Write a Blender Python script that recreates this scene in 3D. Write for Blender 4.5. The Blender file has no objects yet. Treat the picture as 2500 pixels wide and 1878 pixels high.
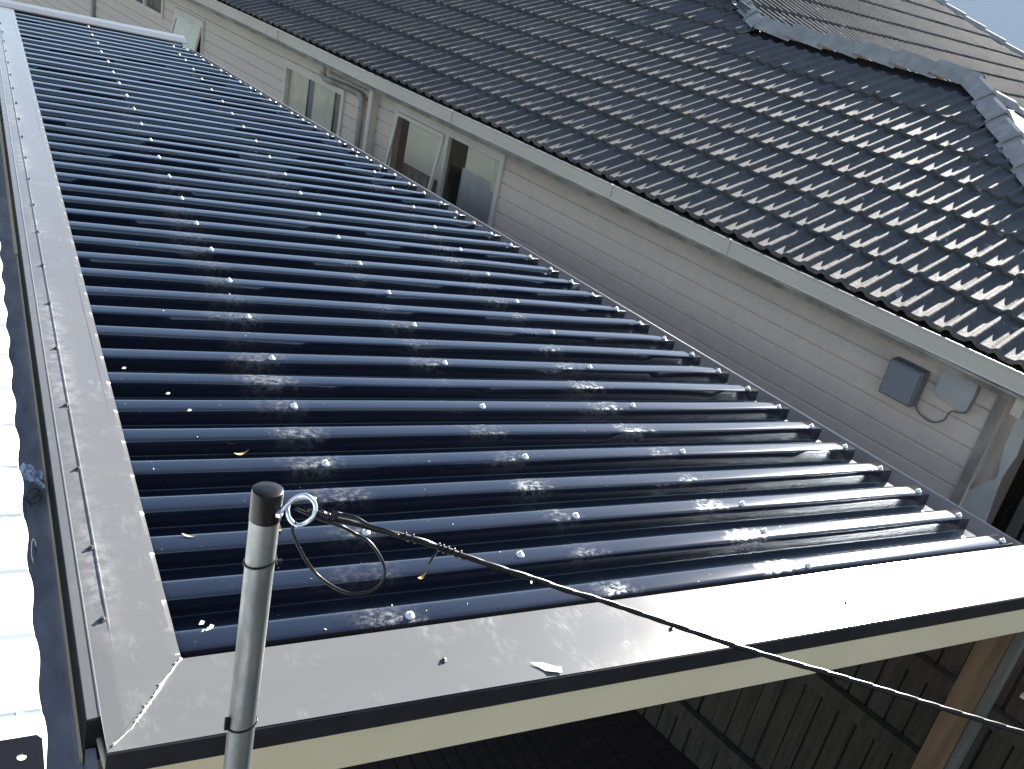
import bpy, math, random
from mathutils import Vector, Matrix
sc = bpy.context.scene
R = math.radians

# ------------------------------------------------------------------ camera
cam_d = bpy.data.cameras.new('camera'); cam = bpy.data.objects.new('camera', cam_d)
sc.collection.objects.link(cam); sc.camera = cam
cam_d.sensor_width = 36.0; cam_d.lens = 32.656; cam_d.clip_start = 0.05; cam_d.clip_end = 500
cam.matrix_world = Matrix(((0.866517, 0.029228, -0.498291, 0), (-0.456979, 0.448038, -0.768396, 0), (0.200795, 0.893536, 0.401589, 4.2), (0, 0, 0, 1)))

# ------------------------------------------------------------------ light
SUN_EL, SUN_AZ = R(24.6), R(61.5)
w = bpy.data.worlds.new('World'); sc.world = w; w.use_nodes = True
nt = w.node_tree; nt.nodes.clear()
sky = nt.nodes.new('ShaderNodeTexSky'); sky.sky_type = 'NISHITA'; sky.sun_disc = False
sky.sun_elevation = SUN_EL; sky.sun_rotation = SUN_AZ; sky.altitude = 0; sky.air_density = 1.0; sky.dust_density = 0.3; sky.ozone_density = 2.5
bg = nt.nodes.new('ShaderNodeBackground'); bg.inputs['Strength'].default_value = 0.055
wo = nt.nodes.new('ShaderNodeOutputWorld')
hs = nt.nodes.new('ShaderNodeHueSaturation'); hs.inputs['Saturation'].default_value = 0.84
nt.links.new(sky.outputs[0], hs.inputs['Color']); nt.links.new(hs.outputs[0], bg.inputs[0]); nt.links.new(bg.outputs[0], wo.inputs[0])
sun_d = bpy.data.lights.new('sun', 'SUN'); sun_d.energy = 5.0; sun_d.angle = R(0.53); sun_d.color = (1.0, 0.95, 0.88)
sun = bpy.data.objects.new('sun', sun_d); sc.collection.objects.link(sun)
sdir = Vector((math.cos(SUN_EL) * math.sin(SUN_AZ), math.cos(SUN_EL) * math.cos(SUN_AZ), math.sin(SUN_EL)))
sun.rotation_euler = sdir.to_track_quat('Z', 'Y').to_euler(); sun.location = (20, 12, 14)
sc.view_settings.view_transform = 'Standard'; sc.view_settings.look = 'None'
sc.view_settings.exposure = 2.2; sc.view_settings.gamma = 1.0
sc.render.film_transparent = False
try:
    sc.cycles.max_bounces = 6; sc.cycles.sample_clamp_indirect = 6.0
except Exception: pass

# ------------------------------------------------------------------ frames
RO = Vector((0.945, 1.670, 2.660))                      # roof frame: origin, down-slope, along, normal
RU = Vector((0.998838, 0.001740, -0.048172)); RV = Vector((0.0, 0.999348, 0.036101)); RN = Vector((0.048204, -0.036059, 0.998186))
ROOF = Matrix(((RU.x, RV.x, RN.x, RO.x), (RU.y, RV.y, RN.y, RO.y), (RU.z, RV.z, RN.z, RO.z), (0, 0, 0, 1)))
GX = Vector((0.975835, 0.218508, 0)); HX = Vector((-0.218508, 0.975835, 0.031)); ZX = Vector((0, 0, 1))
def hw(g, h, z): return GX * g + HX * h + ZX * z          # neighbouring house: out, along, up
def rw(u, v, n): return ROOF @ Vector((u, v, n))

# ------------------------------------------------------------------ mesh helpers
class MB:
    def __init__(s): s.v = []; s.f = []; s.uv = []
    def quad(s, a, b, c, d, uv=None):
        i = len(s.v); s.v += [a, b, c, d]; s.f.append((i, i + 1, i + 2, i + 3)); s.uv.append(uv)
    def poly(s, pts, uv=None):
        i = len(s.v); s.v += list(pts); s.f.append(tuple(range(i, i + len(pts)))); s.uv.append(uv)
    def hexa(s, p):      # p: 8 points, bottom 4 (ccw) then top 4
        i = len(s.v); s.v += list(p)
        for f in ((3, 2, 1, 0), (4, 5, 6, 7), (0, 1, 5, 4), (1, 2, 6, 5), (2, 3, 7, 6), (3, 0, 4, 7)):
            s.f.append(tuple(i + k for k in f)); s.uv.append(None)
    def box(s, fr, a, b):
        x0, y0, z0 = a; x1, y1, z1 = b
        s.hexa([fr(*q) for q in ((x0, y0, z0), (x1, y0, z0), (x1, y1, z0), (x0, y1, z0), (x0, y0, z1), (x1, y0, z1), (x1, y1, z1), (x0, y1, z1))])
    def prism(s, fr, pts, a, b):   # closed outline pts (p,q) extruded in the frame's third slot; fr(p,q,t)
        n = len(pts); i = len(s.v)
        s.v += [fr(p, q, a) for p, q in pts] + [fr(p, q, b) for p, q in pts]
        for k in range(n):
            j = (k + 1) % n; s.f.append((i + k, i + j, i + n + j, i + n + k)); s.uv.append(None)
        s.f.append(tuple(i + k for k in range(n))[::-1]); s.uv.append(None)
        s.f.append(tuple(i + n + k for k in range(n))); s.uv.append(None)
    def grid(s, rows, uvs=None):
        i = len(s.v); nr = len(rows); nc = len(rows[0])
        for r in rows: s.v += r
        for r in range(nr - 1):
            for c in range(nc - 1):
                s.f.append((i + r * nc + c, i + r * nc + c + 1, i + (r + 1) * nc + c + 1, i + (r + 1) * nc + c))
                s.uv.append(None if uvs is None else (uvs[r][c], uvs[r][c + 1], uvs[r + 1][c + 1], uvs[r + 1][c]))
    def tube(s, path, r, seg=8, cap=True):
        P = [Vector(p) for p in path]; n = len(P)
        rr = r if isinstance(r, (list, tuple)) else [r] * n
        T = [(P[min(k + 1, n - 1)] - P[max(k - 1, 0)]).normalized() for k in range(n)]
        a = T[0].orthogonal().normalized(); i = len(s.v)
        for k in range(n):
            a = (a - T[k] * a.dot(T[k])).normalized(); b = T[k].cross(a)
            for j in range(seg):
                t = 2 * math.pi * j / seg; s.v.append(P[k] + (a * math.cos(t) + b * math.sin(t)) * rr[k])
        for k in range(n - 1):
            for j in range(seg):
                j2 = (j + 1) % seg
                s.f.append((i + k * seg + j, i + k * seg + j2, i + (k + 1) * seg + j2, i + (k + 1) * seg + j)); s.uv.append(None)
        if cap:
            s.f.append(tuple(i + j for j in range(seg))[::-1]); s.uv.append(None)
            s.f.append(tuple(i + (n - 1) * seg + j for j in range(seg))); s.uv.append(None)
    def lathe(s, c, ax, prof, seg=16):   # prof: (radius, height along ax)
        ax = Vector(ax).normalized(); a = ax.orthogonal().normalized(); b = ax.cross(a); i = len(s.v); n = len(prof); c = Vector(c)
        for r, h in prof:
            for j in range(seg):
                t = 2 * math.pi * j / seg; s.v.append(c + ax * h + (a * math.cos(t) + b * math.sin(t)) * r)
        for k in range(n - 1):
            for j in range(seg):
                j2 = (j + 1) % seg; s.f.append((i + k * seg + j, i + k * seg + j2, i + (k + 1) * seg + j2, i + (k + 1) * seg + j)); s.uv.append(None)
        s.f.append(tuple(i + j for j in range(seg))[::-1]); s.uv.append(None)
        s.f.append(tuple(i + (n - 1) * seg + j for j in range(seg))); s.uv.append(None)
    def build(s, name, m, parent=None, smooth=False, label=None, pos=None):
        off = Vector((0, 0, 0))
        if parent is not None and parent.get('wloc') is not None: off = Vector(parent['wloc'])
        if pos is not None: off = Vector(pos)
        me = bpy.data.meshes.new(name)
        me.from_pydata([tuple(Vector(p) - off) for p in s.v], [], s.f)
        if any(u is not None for u in s.uv):
            ul = me.uv_layers.new(name='UVMap'); k = 0
            for f, u in zip(s.f, s.uv):
                for j in range(len(f)):
                    ul.data[k].uv = u[j] if u is not None else (0, 0); k += 1
        if smooth: me.polygons.foreach_set('use_smooth', [True] * len(me.polygons))
        me.materials.append(m); me.update()
        o = bpy.data.objects.new(name, me); sc.collection.objects.link(o)
        if parent is not None:
            o.parent = parent
            if parent.get('wloc') is not None: o['wloc'] = list(parent['wloc'])
        elif pos is not None: o.location = pos
        if label: o['label'] = label
        return o
def thing(name, label, cat, loc=(0, 0, 0), group=None, mat=None):
    o = bpy.data.objects.new(name, None); sc.collection.objects.link(o); o.empty_display_size = 0.1
    if mat is not None: o.matrix_world = mat
    else: o.location = loc; o['wloc'] = list(loc)
    o['label'] = label; o['category'] = cat
    if group: o['group'] = group
    return o
def tag(o, label, cat, group=None, kind=None):
    if label: o['label'] = label
    if cat: o['category'] = cat
    if group: o['group'] = group
    if kind: o['kind'] = kind
    return o
def resample(path, n):
    P = [Vector(p) for p in path]; out = []; m = len(P)
    for i in range(n):          # Catmull-Rom
        t = i / (n - 1) * (m - 1); k = min(int(t), m - 2); f = t - k
        p0 = P[max(k - 1, 0)]; p1 = P[k]; p2 = P[k + 1]; p3 = P[min(k + 2, m - 1)]
        out.append(0.5 * ((2 * p1) + (p2 - p0) * f + (2 * p0 - 5 * p1 + 4 * p2 - p3) * f * f + (3 * p1 - p0 - 3 * p2 + p3) * f ** 3))
    return out
loc3 = lambda a, b, c: Vector((a, b, c))

# ------------------------------------------------------------------ materials
def mat(name, col, rough=0.6, metal=0.0, spec=0.5, coat=0.0):
    m = bpy.data.materials.new(name); m.use_nodes = True; p = m.node_tree.nodes['Principled BSDF']
    p.inputs['Base Color'].default_value = (*col, 1); p.inputs['Roughness'].default_value = rough
    p.inputs['Metallic'].default_value = metal; p.inputs['Specular IOR Level'].default_value = spec
    p.inputs['Coat Weight'].default_value = coat; p.inputs['Coat Roughness'].default_value = 0.05
    return m
class NG:
    def __init__(s, m): s.m = m; s.t = m.node_tree; s.p = s.t.nodes['Principled BSDF']
    def n(s, k, **kw):
        q = s.t.nodes.new(k)
        for a, b in kw.items(): setattr(q, a, b)
        return q
    def l(s, a, b): s.t.links.new(a, b)
    def coord(s, which='Object', scale=(1, 1, 1), rot=(0, 0, 0)):
        tc = s.n('ShaderNodeTexCoord'); mp = s.n('ShaderNodeMapping'); mp.inputs['Scale'].default_value = scale; mp.inputs['Rotation'].default_value = rot
        s.l(tc.outputs[which], mp.inputs[0]); return mp.outputs[0]
    def noise(s, vec, scale, detail=5, rough=0.55):
        q = s.n('ShaderNodeTexNoise'); q.inputs['Scale'].default_value = scale; q.inputs['Detail'].default_value = detail; q.inputs['Roughness'].default_value = rough
        if vec is not None: s.l(vec, q.inputs['Vector'])
        return q.outputs['Fac']
    def ramp(s, fac, lo, hi, a=0.0, b=1.0):
        q = s.n('ShaderNodeMapRange'); q.inputs['From Min'].default_value = lo; q.inputs['From Max'].default_value = hi
        q.inputs['To Min'].default_value = a; q.inputs['To Max'].default_value = b; q.clamp = True
        s.l(fac, q.inputs['Value']); return q.outputs[0]
    def math(s, op, a, b=None, c=None):
        q = s.n('ShaderNodeMath', operation=op)
        for i, x in enumerate((a, b, c)):
            if x is None: continue
            if isinstance(x, (int, float)): q.inputs[i].default_value = x
            else: s.l(x, q.inputs[i])
        return q.outputs[0]
    def mix(s, fac, a, b):
        q = s.n('ShaderNodeMix', data_type='RGBA')
        for sock, x in ((q.inputs[0], fac), (q.inputs[6], a), (q.inputs[7], b)):
            if isinstance(x, (int, float)): sock.default_value = x
            elif isinstance(x, tuple): sock.default_value = (*x, 1)
            else: s.l(x, sock)
        return q.outputs[2]
    def bump(s, h, strength, dist=0.01):
        q = s.n('ShaderNodeBump'); q.inputs['Strength'].default_value = strength; q.inputs['Distance'].default_value = dist
        s.l(h, q.inputs['Height']); s.l(q.outputs[0], s.p.inputs['Normal']); return q
    def xyz(s, vec):
        q = s.n('ShaderNodeSeparateXYZ'); s.l(vec, q.inputs[0]); return q.outputs
def varied(name, c1, c2, scale, rough=0.6, bump=0.0, bscale=60, lo=0.35, hi=0.65, metal=0.0, stretch=(1, 1, 1), spec=0.5, rvar=0.0, bd=0.004):
    m = mat(name, c1, rough, metal, spec); g = NG(m); v = g.coord('Object', stretch)
    f = g.noise(v, scale); fr = g.ramp(f, lo, hi); g.l(g.mix(fr, c1, c2), g.p.inputs['Base Color'])
    if rvar: g.l(g.ramp(f, lo, hi, rough, rough + rvar), g.p.inputs['Roughness'])
    if bump: g.bump(g.noise(v, bscale, 4), bump, bd)
    return m

# tinted polycarbonate with dust where people trod along the purlins
def poly_mat():
    m = mat('tinted_polycarbonate', (0.010, 0.015, 0.030), 0.06, 0.0, 0.54, 0.34); m.node_tree.nodes['Principled BSDF'].inputs['Coat Roughness'].default_value = 0.13; m.node_tree.nodes['Principled BSDF'].inputs['Coat Tint'].default_value = (1, 1, 1, 1); g = NG(m); m.node_tree.nodes['Principled BSDF'].inputs['IOR'].default_value = 1.58
    g.p.inputs['Specular Tint'].default_value = (0.74, 0.86, 1.0, 1)
    v = g.coord('Object'); X, Y, Z = g.xyz(v)
    smear = g.noise(g.coord('Object', (1.3, 1.5, 1)), 3.4, 7, 0.62)
    low = g.noise(v, 1.35, 2, 0.5)
    fine = g.noise(g.coord('Object', (1.0, 1.4, 1)), 42, 7, 0.72)
    big = g.noise(v, 1.1, 2)
    band = None
    for u0, wd, am in ((-0.05, 0.10, 1.0), (0.66, 0.09, 0.85), (1.36, 0.09, 0.85)):
        d = g.math('SUBTRACT', X, u0); e = g.math('EXPONENT', g.math('MULTIPLY', g.math('MULTIPLY', d, d), -1.0 / (2 * wd * wd)))
        e = g.math('MULTIPLY', e, am); band = e if band is None else g.math('MAXIMUM', band, e)
    # a smear crossing the whole roof about half way up
    d = g.math('SUBTRACT', Y, 3.75); e = g.math('EXPONENT', g.math('MULTIPLY', g.math('MULTIPLY', d, d), -9.0)); band = g.math('MAXIMUM', band, g.math('MULTIPLY', e, 0.62))
    near = g.ramp(Y, 5.5, 0.6, 0.62, 1.0)
    amt = g.math('ADD', g.math('MULTIPLY', g.math('MULTIPLY', band, near), g.ramp(low, 0.34, 0.56, 0.50, 0.95)), g.math('MULTIPLY', g.math('SUBTRACT', smear, 0.5), 1.5))
    amt = g.ramp(amt, 0.36, 1.02)
    brk = g.ramp(fine, 0.42, 0.66, 0.0, 1.0)
    dust = g.math('MULTIPLY', amt, brk)
    crest = g.ramp(Z, -0.040, -0.004, 0.45, 1.0)
    dust = g.math('MULTIPLY', dust, crest)
    speck = g.ramp(g.noise(v, 95, 2, 0.5), 0.735, 0.79)
    speck = g.math('MULTIPLY', speck, g.ramp(big, 0.42, 0.6, 0.25, 1.0))
    trough = g.ramp(Z, -0.045, -0.052); dirt = g.math('MULTIPLY', trough, g.ramp(g.noise(g.coord('Object', (1.2, 9, 1)), 9, 5), 0.55, 0.85, 0.0, 0.07))
    tot = g.math('MAXIMUM', g.math('MULTIPLY', dust, 0.8), g.math('MULTIPLY', speck, 0.8))
    tot = g.math('MAXIMUM', tot, dirt)
    haze = g.ramp(g.noise(v, 5, 4), 0.3, 0.75, 0.0, 0.022); tot2 = g.math('MAXIMUM', tot, haze)
    dcol = g.mix(g.ramp(g.noise(v, 13), 0.4, 0.6), (0.15, 0.147, 0.142), (0.12, 0.10, 0.08))
    g.l(g.mix(tot2, (0.0045, 0.0065, 0.014), dcol), g.p.inputs['Base Color'])
    g.l(g.math('MAXIMUM', g.ramp(tot, 0.0, 0.5, 0.085, 0.6), g.ramp(Z, -0.012, -0.045, 0.0, 0.24)), g.p.inputs['Roughness'])
    # the sheet is not truly flat: slow ripples, worse towards the free ends
    wv = g.noise(g.coord('Object', (1.3, 3.0, 1)), 1.5, 2, 0.4)
    k = g.ramp(X, 1.3, 2.5, 0.12, 0.8)
    q = g.bump(g.math('MULTIPLY', wv, k), 0.35, 0.02)
    return m
M_poly = poly_mat()

def flash_mat():
    m = mat('grey_flashing', (0.20, 0.205, 0.21), 0.22, 0.0, 0.5, 0.06); m.node_tree.nodes['Principled BSDF'].inputs['Coat Roughness'].default_value = 0.2; g = NG(m); v = g.coord('Object')
    sc1 = g.noise(v, 7, 6, 0.65); sc2 = g.noise(g.coord('Object', (2.5, 1.0, 1), (0, 0, 0.6)), 26, 6, 0.7)
    smudge = g.math('MULTIPLY', g.ramp(sc1, 0.52, 0.72), g.ramp(sc2, 0.45, 0.68))
    X, Y, Z = g.xyz(v)
    d = g.math('ADD', X, 0.712); rub = g.math('EXPONENT', g.math('MULTIPLY', g.math('MULTIPLY', d, d), -700.0))
    rub = g.math('MULTIPLY', rub, g.ramp(g.noise(v, 30, 6, 0.7), 0.40, 0.62)); rub = g.math('MULTIPLY', rub, g.ramp(g.noise(v, 2.2, 2), 0.42, 0.58))
    tot = g.math('MAXIMUM', g.math('MULTIPLY', smudge, 0.42), g.math('MULTIPLY', rub, 0.55))
    g.l(g.mix(tot, (0.112, 0.112, 0.112), (0.28, 0.28, 0.275)), g.p.inputs['Base Color'])
    g.l(g.ramp(tot, 0, 1, 0.21, 0.5), g.p.inputs['Roughness'])
    g.bump(g.noise(v, 2.0, 2), 0.25, 0.01)
    return m
M_flash = flash_mat()
M_dark = varied('charcoal_steel', (0.012, 0.013, 0.015), (0.02, 0.021, 0.024), 12, 0.5, spec=0.3)
M_screw = mat('galvanised_screw_cap', (0.88, 0.86, 0.82), 0.42, 0.0)
M_fscrew = mat('dark_hex_screw', (0.09, 0.09, 0.095), 0.35, 0.5)
M_cream = varied('cream_fascia', (0.78, 0.66, 0.43), (0.72, 0.60, 0.385), 3, 0.6, 0.05, 40)
M_timber = varied('stained_timber', (0.20, 0.115, 0.062), (0.115, 0.066, 0.038), 3, 0.6, 0.3, 30, stretch=(7, 7, 0.7), bd=0.003)
M_paling = varied('weathered_palings', (0.060, 0.045, 0.031), (0.033, 0.025, 0.017), 4, 0.85, 0.4, 30, stretch=(9, 9, 0.8))
M_greytim = varied('grey_timber', (0.14, 0.13, 0.105), (0.095, 0.09, 0.075), 4, 0.8, 0.3, 30, stretch=(7, 7, 0.8))
M_deck = varied('dark_decking', (0.045, 0.026, 0.022), (0.025, 0.016, 0.014), 3, 0.6, stretch=(1, 10, 1))
M_gutter = varied('house_gutter_paint', (0.62, 0.54, 0.43), (0.56, 0.48, 0.385), 1.2, 0.45)
M_galv = varied('galvanised_tube', (0.27, 0.285, 0.28), (0.15, 0.16, 0.155), 26, 0.36, 0.12, 90, metal=0.7, stretch=(1, 1, 0.35), rvar=0.2)
M_black = mat('black_plastic', (0.005, 0.005, 0.006), 0.3, 0, 0.3)
M_zinc = mat('bright_zinc', (0.72, 0.76, 0.80), 0.25, 0.85)
M_boxg = varied('gutter_steel', (0.30, 0.33, 0.38), (0.17, 0.185, 0.21), 5, 0.55, stretch=(4, 1.4, 1), lo=0.3, hi=0.72, rvar=0.15)
M_white = mat('white_paint_shade_bands', (0.86, 0.87, 0.86), 0.45); _g = NG(M_white); _x = _g.xyz(_g.coord('Object')); _m = _g.math('PINGPONG', _g.math('ADD', _x[1], 10 * 0.222 - 0.115 + 0.0), 0.111); _g.l(_g.mix(_g.ramp(_m, 0.006, 0.012), (0.20, 0.235, 0.245), (0.86, 0.87, 0.86)), _g.p.inputs['Base Color'])  # white paint; shade of the corrugations is coloured in as bluish bands
M_leaf = varied('dry_leaf', (0.50, 0.30, 0.10), (0.36, 0.17, 0.05), 40, 0.7)
M_fleck = mat('pale_fleck', (0.60, 0.58, 0.52), 0.8)
M_silic = varied('silicone', (0.80, 0.76, 0.66), (0.62, 0.56, 0.44), 60, 0.6, 0.4, 120)
M_paper = varied('crumpled_paper', (0.52, 0.58, 0.68), (0.34, 0.40, 0.50), 25, 0.7, 0.3, 30)
M_wire = mat('thin_wire', (0.03, 0.03, 0.03), 0.5, 0.3)

def wall_mat():
    m = mat('painted_weatherboard', (0.52, 0.49, 0.45), 0.55, 0, 0.4); g = NG(m)
    uv = g.coord('UV'); H_, Z_, _ = g.xyz(uv)
    n1 = g.noise(g.coord('UV', (0.7, 2.5, 1)), 1.6, 6, 0.6); n2 = g.noise(uv, 9, 6, 0.65)
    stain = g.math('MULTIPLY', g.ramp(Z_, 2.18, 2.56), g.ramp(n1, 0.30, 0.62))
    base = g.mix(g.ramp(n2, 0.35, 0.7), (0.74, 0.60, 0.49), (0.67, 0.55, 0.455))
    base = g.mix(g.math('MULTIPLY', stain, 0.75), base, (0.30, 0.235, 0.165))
    dark_blotch = g.math('MULTIPLY', g.ramp(Z_, 2.42, 2.56), g.ramp(g.noise(g.coord('UV', (1.2, 2.0, 1)), 7, 6, 0.7), 0.50, 0.62))  # darker blotches towards the top of the wall
    base = g.mix(g.math('MULTIPLY', dark_blotch, 0.8), base, (0.07, 0.06, 0.045))
    streak = g.math('MULTIPLY', g.ramp(g.noise(g.coord('UV', (14, 0.6, 1)), 2.2, 5, 0.7), 0.52, 0.7), g.ramp(Z_, 1.6, 2.5)); base = g.mix(g.math('MULTIPLY', streak, 0.35), base, (0.33, 0.28, 0.22))
    warm = g.ramp(H_, 7.5, 9.5); base = g.mix(g.math('MULTIPLY', warm, 0.4), base, (0.60, 0.53, 0.42))
    g.l(base, g.p.inputs['Base Color'])
    
    return m
M_wall = wall_mat()
M_trim = varied('window_trim_paint', (0.72, 0.64, 0.52), (0.62, 0.56, 0.46), 3, 0.5)
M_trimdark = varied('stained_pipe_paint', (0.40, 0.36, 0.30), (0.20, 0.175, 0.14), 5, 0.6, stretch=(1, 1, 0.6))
M_blind = varied('pale_blind', (0.88, 0.82, 0.68), (0.80, 0.75, 0.63), 2, 0.8)
M_blue = varied('bluish_frosting', (0.66, 0.63, 0.64), (0.58, 0.56, 0.57), 3, 0.7)
M_room = mat('dim_interior', (0.16, 0.15, 0.145), 0.9)
M_curt = varied('grey_green_curtain', (0.80, 0.76, 0.66), (0.70, 0.67, 0.59), 5, 0.85)
M_curtd = mat('dark_curtain_fold', (0.26, 0.27, 0.27), 0.9)
def glass_mat():
    m = bpy.data.materials.new('window_glass'); m.use_nodes = True; t = m.node_tree; t.nodes.clear()
    o = t.nodes.new('ShaderNodeOutputMaterial'); mx = t.nodes.new('ShaderNodeMixShader'); tr = t.nodes.new('ShaderNodeBsdfTransparent'); gl = t.nodes.new('ShaderNodeBsdfGlossy')
    fr = t.nodes.new('ShaderNodeFresnel'); fr.inputs[0].default_value = 1.5; gl.inputs['Roughness'].default_value = 0.03; tr.inputs[0].default_value = (0.96, 0.97, 0.94, 1)
    t.links.new(fr.outputs[0], mx.inputs[0]); t.links.new(tr.outputs[0], mx.inputs[1]); t.links.new(gl.outputs[0], mx.inputs[2]); t.links.new(mx.outputs[0], o.inputs[0]); return m
M_glass = glass_mat()
def tile_mat():
    m = mat('concrete_tiles', (0.09, 0.09, 0.09), 0.6, 0, 0.42); g = NG(m); v = g.coord('Object'); uv = g.coord('UV')
    n = g.noise(v, 3.5, 6, 0.65); n2 = g.noise(v, 40, 5, 0.6)
    base = g.mix(g.ramp(n, 0.35, 0.65), (0.050, 0.049, 0.050), (0.084, 0.080, 0.074))
    base = g.mix(g.ramp(n2, 0.45, 0.75, 0, 0.5), base, (0.17, 0.165, 0.15))
    H_, S_, _ = g.xyz(uv)
    right = g.ramp(H_, 6.0, 3.0, 0.0, 1.0)
    li = g.noise(v, 5.5, 3, 0.6); lic = g.ramp(g.math('ADD', li, g.math('MULTIPLY', right, 0.07)), 0.735, 0.752)
    base = g.mix(g.math('MULTIPLY', lic, 0.9), base, g.mix(g.ramp(n2, 0.4, 0.6), (0.26, 0.28, 0.25), (0.16, 0.175, 0.155)))
    moss = g.ramp(g.noise(v, 9, 4, 0.6), 0.66, 0.72); base = g.mix(g.math('MULTIPLY', moss, 0.6), base, (0.20, 0.19, 0.09))
    sp = g.ramp(g.noise(v, 26, 2, 0.5), 0.76, 0.79); base = g.mix(sp, base, (0.5, 0.5, 0.46))
    g.l(base, g.p.inputs['Base Color']); g.l(g.ramp(n2, 0.3, 0.7, 0.66, 0.82), g.p.inputs['Roughness'])
    g.bump(n2, 0.25, 0.004)
    return m
M_tile = tile_mat()
M_cap = varied('ridge_cap_concrete', (0.33, 0.31, 0.285), (0.235, 0.225, 0.21), 9, 0.65, 0.25, 60)
M_siding = mat('pale_blue_siding', (0.60, 0.70, 0.82), 0.5)
g_ = NG(M_siding); _w = g_.n('ShaderNodeTexWave'); _w.bands_direction = 'Z'; _w.inputs['Scale'].default_value = 3.2; g_.l(g_.coord('Object'), _w.inputs[0])
g_.l(g_.mix(g_.ramp(_w.outputs['Fac'], 0.0, 0.25), (0.50, 0.60, 0.72), (0.62, 0.72, 0.84)), g_.p.inputs['Base Color'])
M_ground = varied('dark_soil', (0.06, 0.052, 0.042), (0.10, 0.09, 0.07), 2.0, 0.95, 0.3, 12)
M_foli = varied('dark_foliage', (0.05, 0.06, 0.03), (0.10, 0.10, 0.05), 9, 0.7)

# ================================================================== the setting
g = MB(); g.quad(*[Vector(p) for p in ((-120, -120, 0), (160, -120, 0), (160, 160, 0), (-120, 160, 0))])
tag(g.build('ground', M_ground), None, None, kind='structure')
dk = MB(); x = -0.9
while x < 4.6:
    dk.hexa([Vector(p) for p in ((x, -0.5, 0.02), (x + 0.086, -0.5, 0.02), (x + 0.086, 9.5, 0.02), (x, 9.5, 0.02), (x, -0.5, 0.12), (x + 0.086, -0.5, 0.12), (x + 0.086, 9.5, 0.12), (x, 9.5, 0.12))]); x += 0.092
tag(dk.build('deck', M_deck), 'dark reddish timber deck in shade below the patio roof', 'deck')

# ================================================================== patio roof
roof = thing('patio_roof', 'lean-to patio roof of dark tinted ribbed sheets edged with grey flashing', 'patio roof', mat=ROOF)
UE = lambda v: 2.652 - 0.2285 * v                      # slanted lower edge of the sheets
PITCH = 0.18; DEP = 0.055
prof = [(-0.007, -0.0024), (-0.004, -0.0008), (0.006, 0.0002), (0.026, 0.0007), (0.046, 0.0002), (0.056, -0.0008), (0.059, -0.0024), (0.0605, -0.006), (0.0640, -0.053), (0.0665, -0.0565), (0.114, -0.057), (0.1655, -0.0565), (0.1680, -0.053), (0.1715, -0.006)]
rnd = random.Random(5)
sheet = MB(); cols = []
for k in range(0, 45):
    for (t, n) in prof:
        if k == 44 and t > 0.16: continue
        cols.append((k * PITCH + t, n, k))
cols = [(-0.040, -0.057, 0), (-0.0145, -0.0565, 0), (-0.0120, -0.053, 0), (-0.0085, -0.006, 0)] + cols
NU = 40
ph = [rnd.uniform(0, 6.28) for _ in range(50)]; am = [rnd.uniform(0.2, 1.0) for _ in range(50)]
rows = []
for v, n, k in cols:
    ue = UE(v); row = []
    for i in range(NU + 1):
        u = -0.64 + (ue + 0.64) * i / NU
        free = max(0.0, 1 - (ue - u) / 0.8)
        wob = 0.0045 * free * free * am[k] * math.sin(ph[k] + 7.0 * (ue - u)) + 0.0012 * math.sin(3.1 * u + ph[k])
        row.append(Vector((u, v, n + wob)))
    rows.append(row)
sheet.grid([list(r) for r in zip(*rows)])
so = sheet.build('roofing_sheet', M_poly, roof, smooth=True); so.data.set_sharp_from_angle(angle=R(28))
md = so.modifiers.new('thick', 'SOLIDIFY'); md.thickness = 0.0016; md.offset = -1

# screws: dome caps on the crests, where they sit in the photograph's roof plane
def screw_mesh(name, m, r, h, hexhead=False):
    b = MB(); b.lathe((0, 0, 0), (0, 0, 1), [(r, 0), (r * 0.97, h * 0.35), (r * 0.78, h * 0.75), (r * 0.45, h), (r * 0.40, h * 1.02), (r * 0.38, h * 1.5), (r * 0.1, h * 1.6)] if not hexhead else [(r, 0), (r, h * .3), (r * .55, h * .35), (r * .55, h), (r * .2, h * 1.1)], 12)
    o = b.build(name, m); return o
S = [(-0.004,0.006),(0.002,0.358),(-0.007,0.710),(-0.008,1.063),(0.008,1.430),(0.005,1.805),(0.010,2.176),(0.005,2.537),(0.004,2.882),(-0.001,3.251),(-0.004,3.618),(-0.003,3.976),(0.005,4.332),(0.001,4.690),(0.010,5.080),(0.011,5.448),(0.005,5.795),(0.005,6.148),(0.011,6.536),(0.0,6.877),(0.012,7.259),(0.002,7.573),(0.011,7.958),(0.733,0.365),(0.732,0.719),(0.734,1.073),(0.731,1.438),(0.740,1.807),(0.751,2.163),(0.730,2.516),(0.732,2.861),(0.733,3.227),(0.731,3.590),(0.737,3.965),(0.730,4.321),(0.731,4.686),(0.729,5.036),(0.729,5.383),(0.736,5.753),(0.726,6.114),(0.721,6.443),(0.718,6.781),(0.719,7.163),(0.707,7.457),(0.716,7.823),(1.470,0.002),(1.479,0.357),(1.468,0.713),(1.473,1.090),(1.469,1.437),(1.475,1.802),(1.463,2.154),(1.469,2.502),(1.466,2.858),(1.457,3.210),(1.463,3.574),(1.457,3.925),(1.460,4.286),(1.452,4.650), (0.432, 0.200), (1.442, 0.200)]
for k in range(0, 44):
    S.append((2.594 - 0.2285 * k * PITCH + rnd.uniform(-0.006, 0.006), k * PITCH))
S.sort(key=lambda s: (s[0] + 1.0) ** 2 + (s[1] + 1.6) ** 2)
sm = screw_mesh('screw', M_screw, 0.0135, 0.009)
sm.data.polygons.foreach_set('use_smooth', [True] * len(sm.data.polygons))
rest = []
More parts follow.
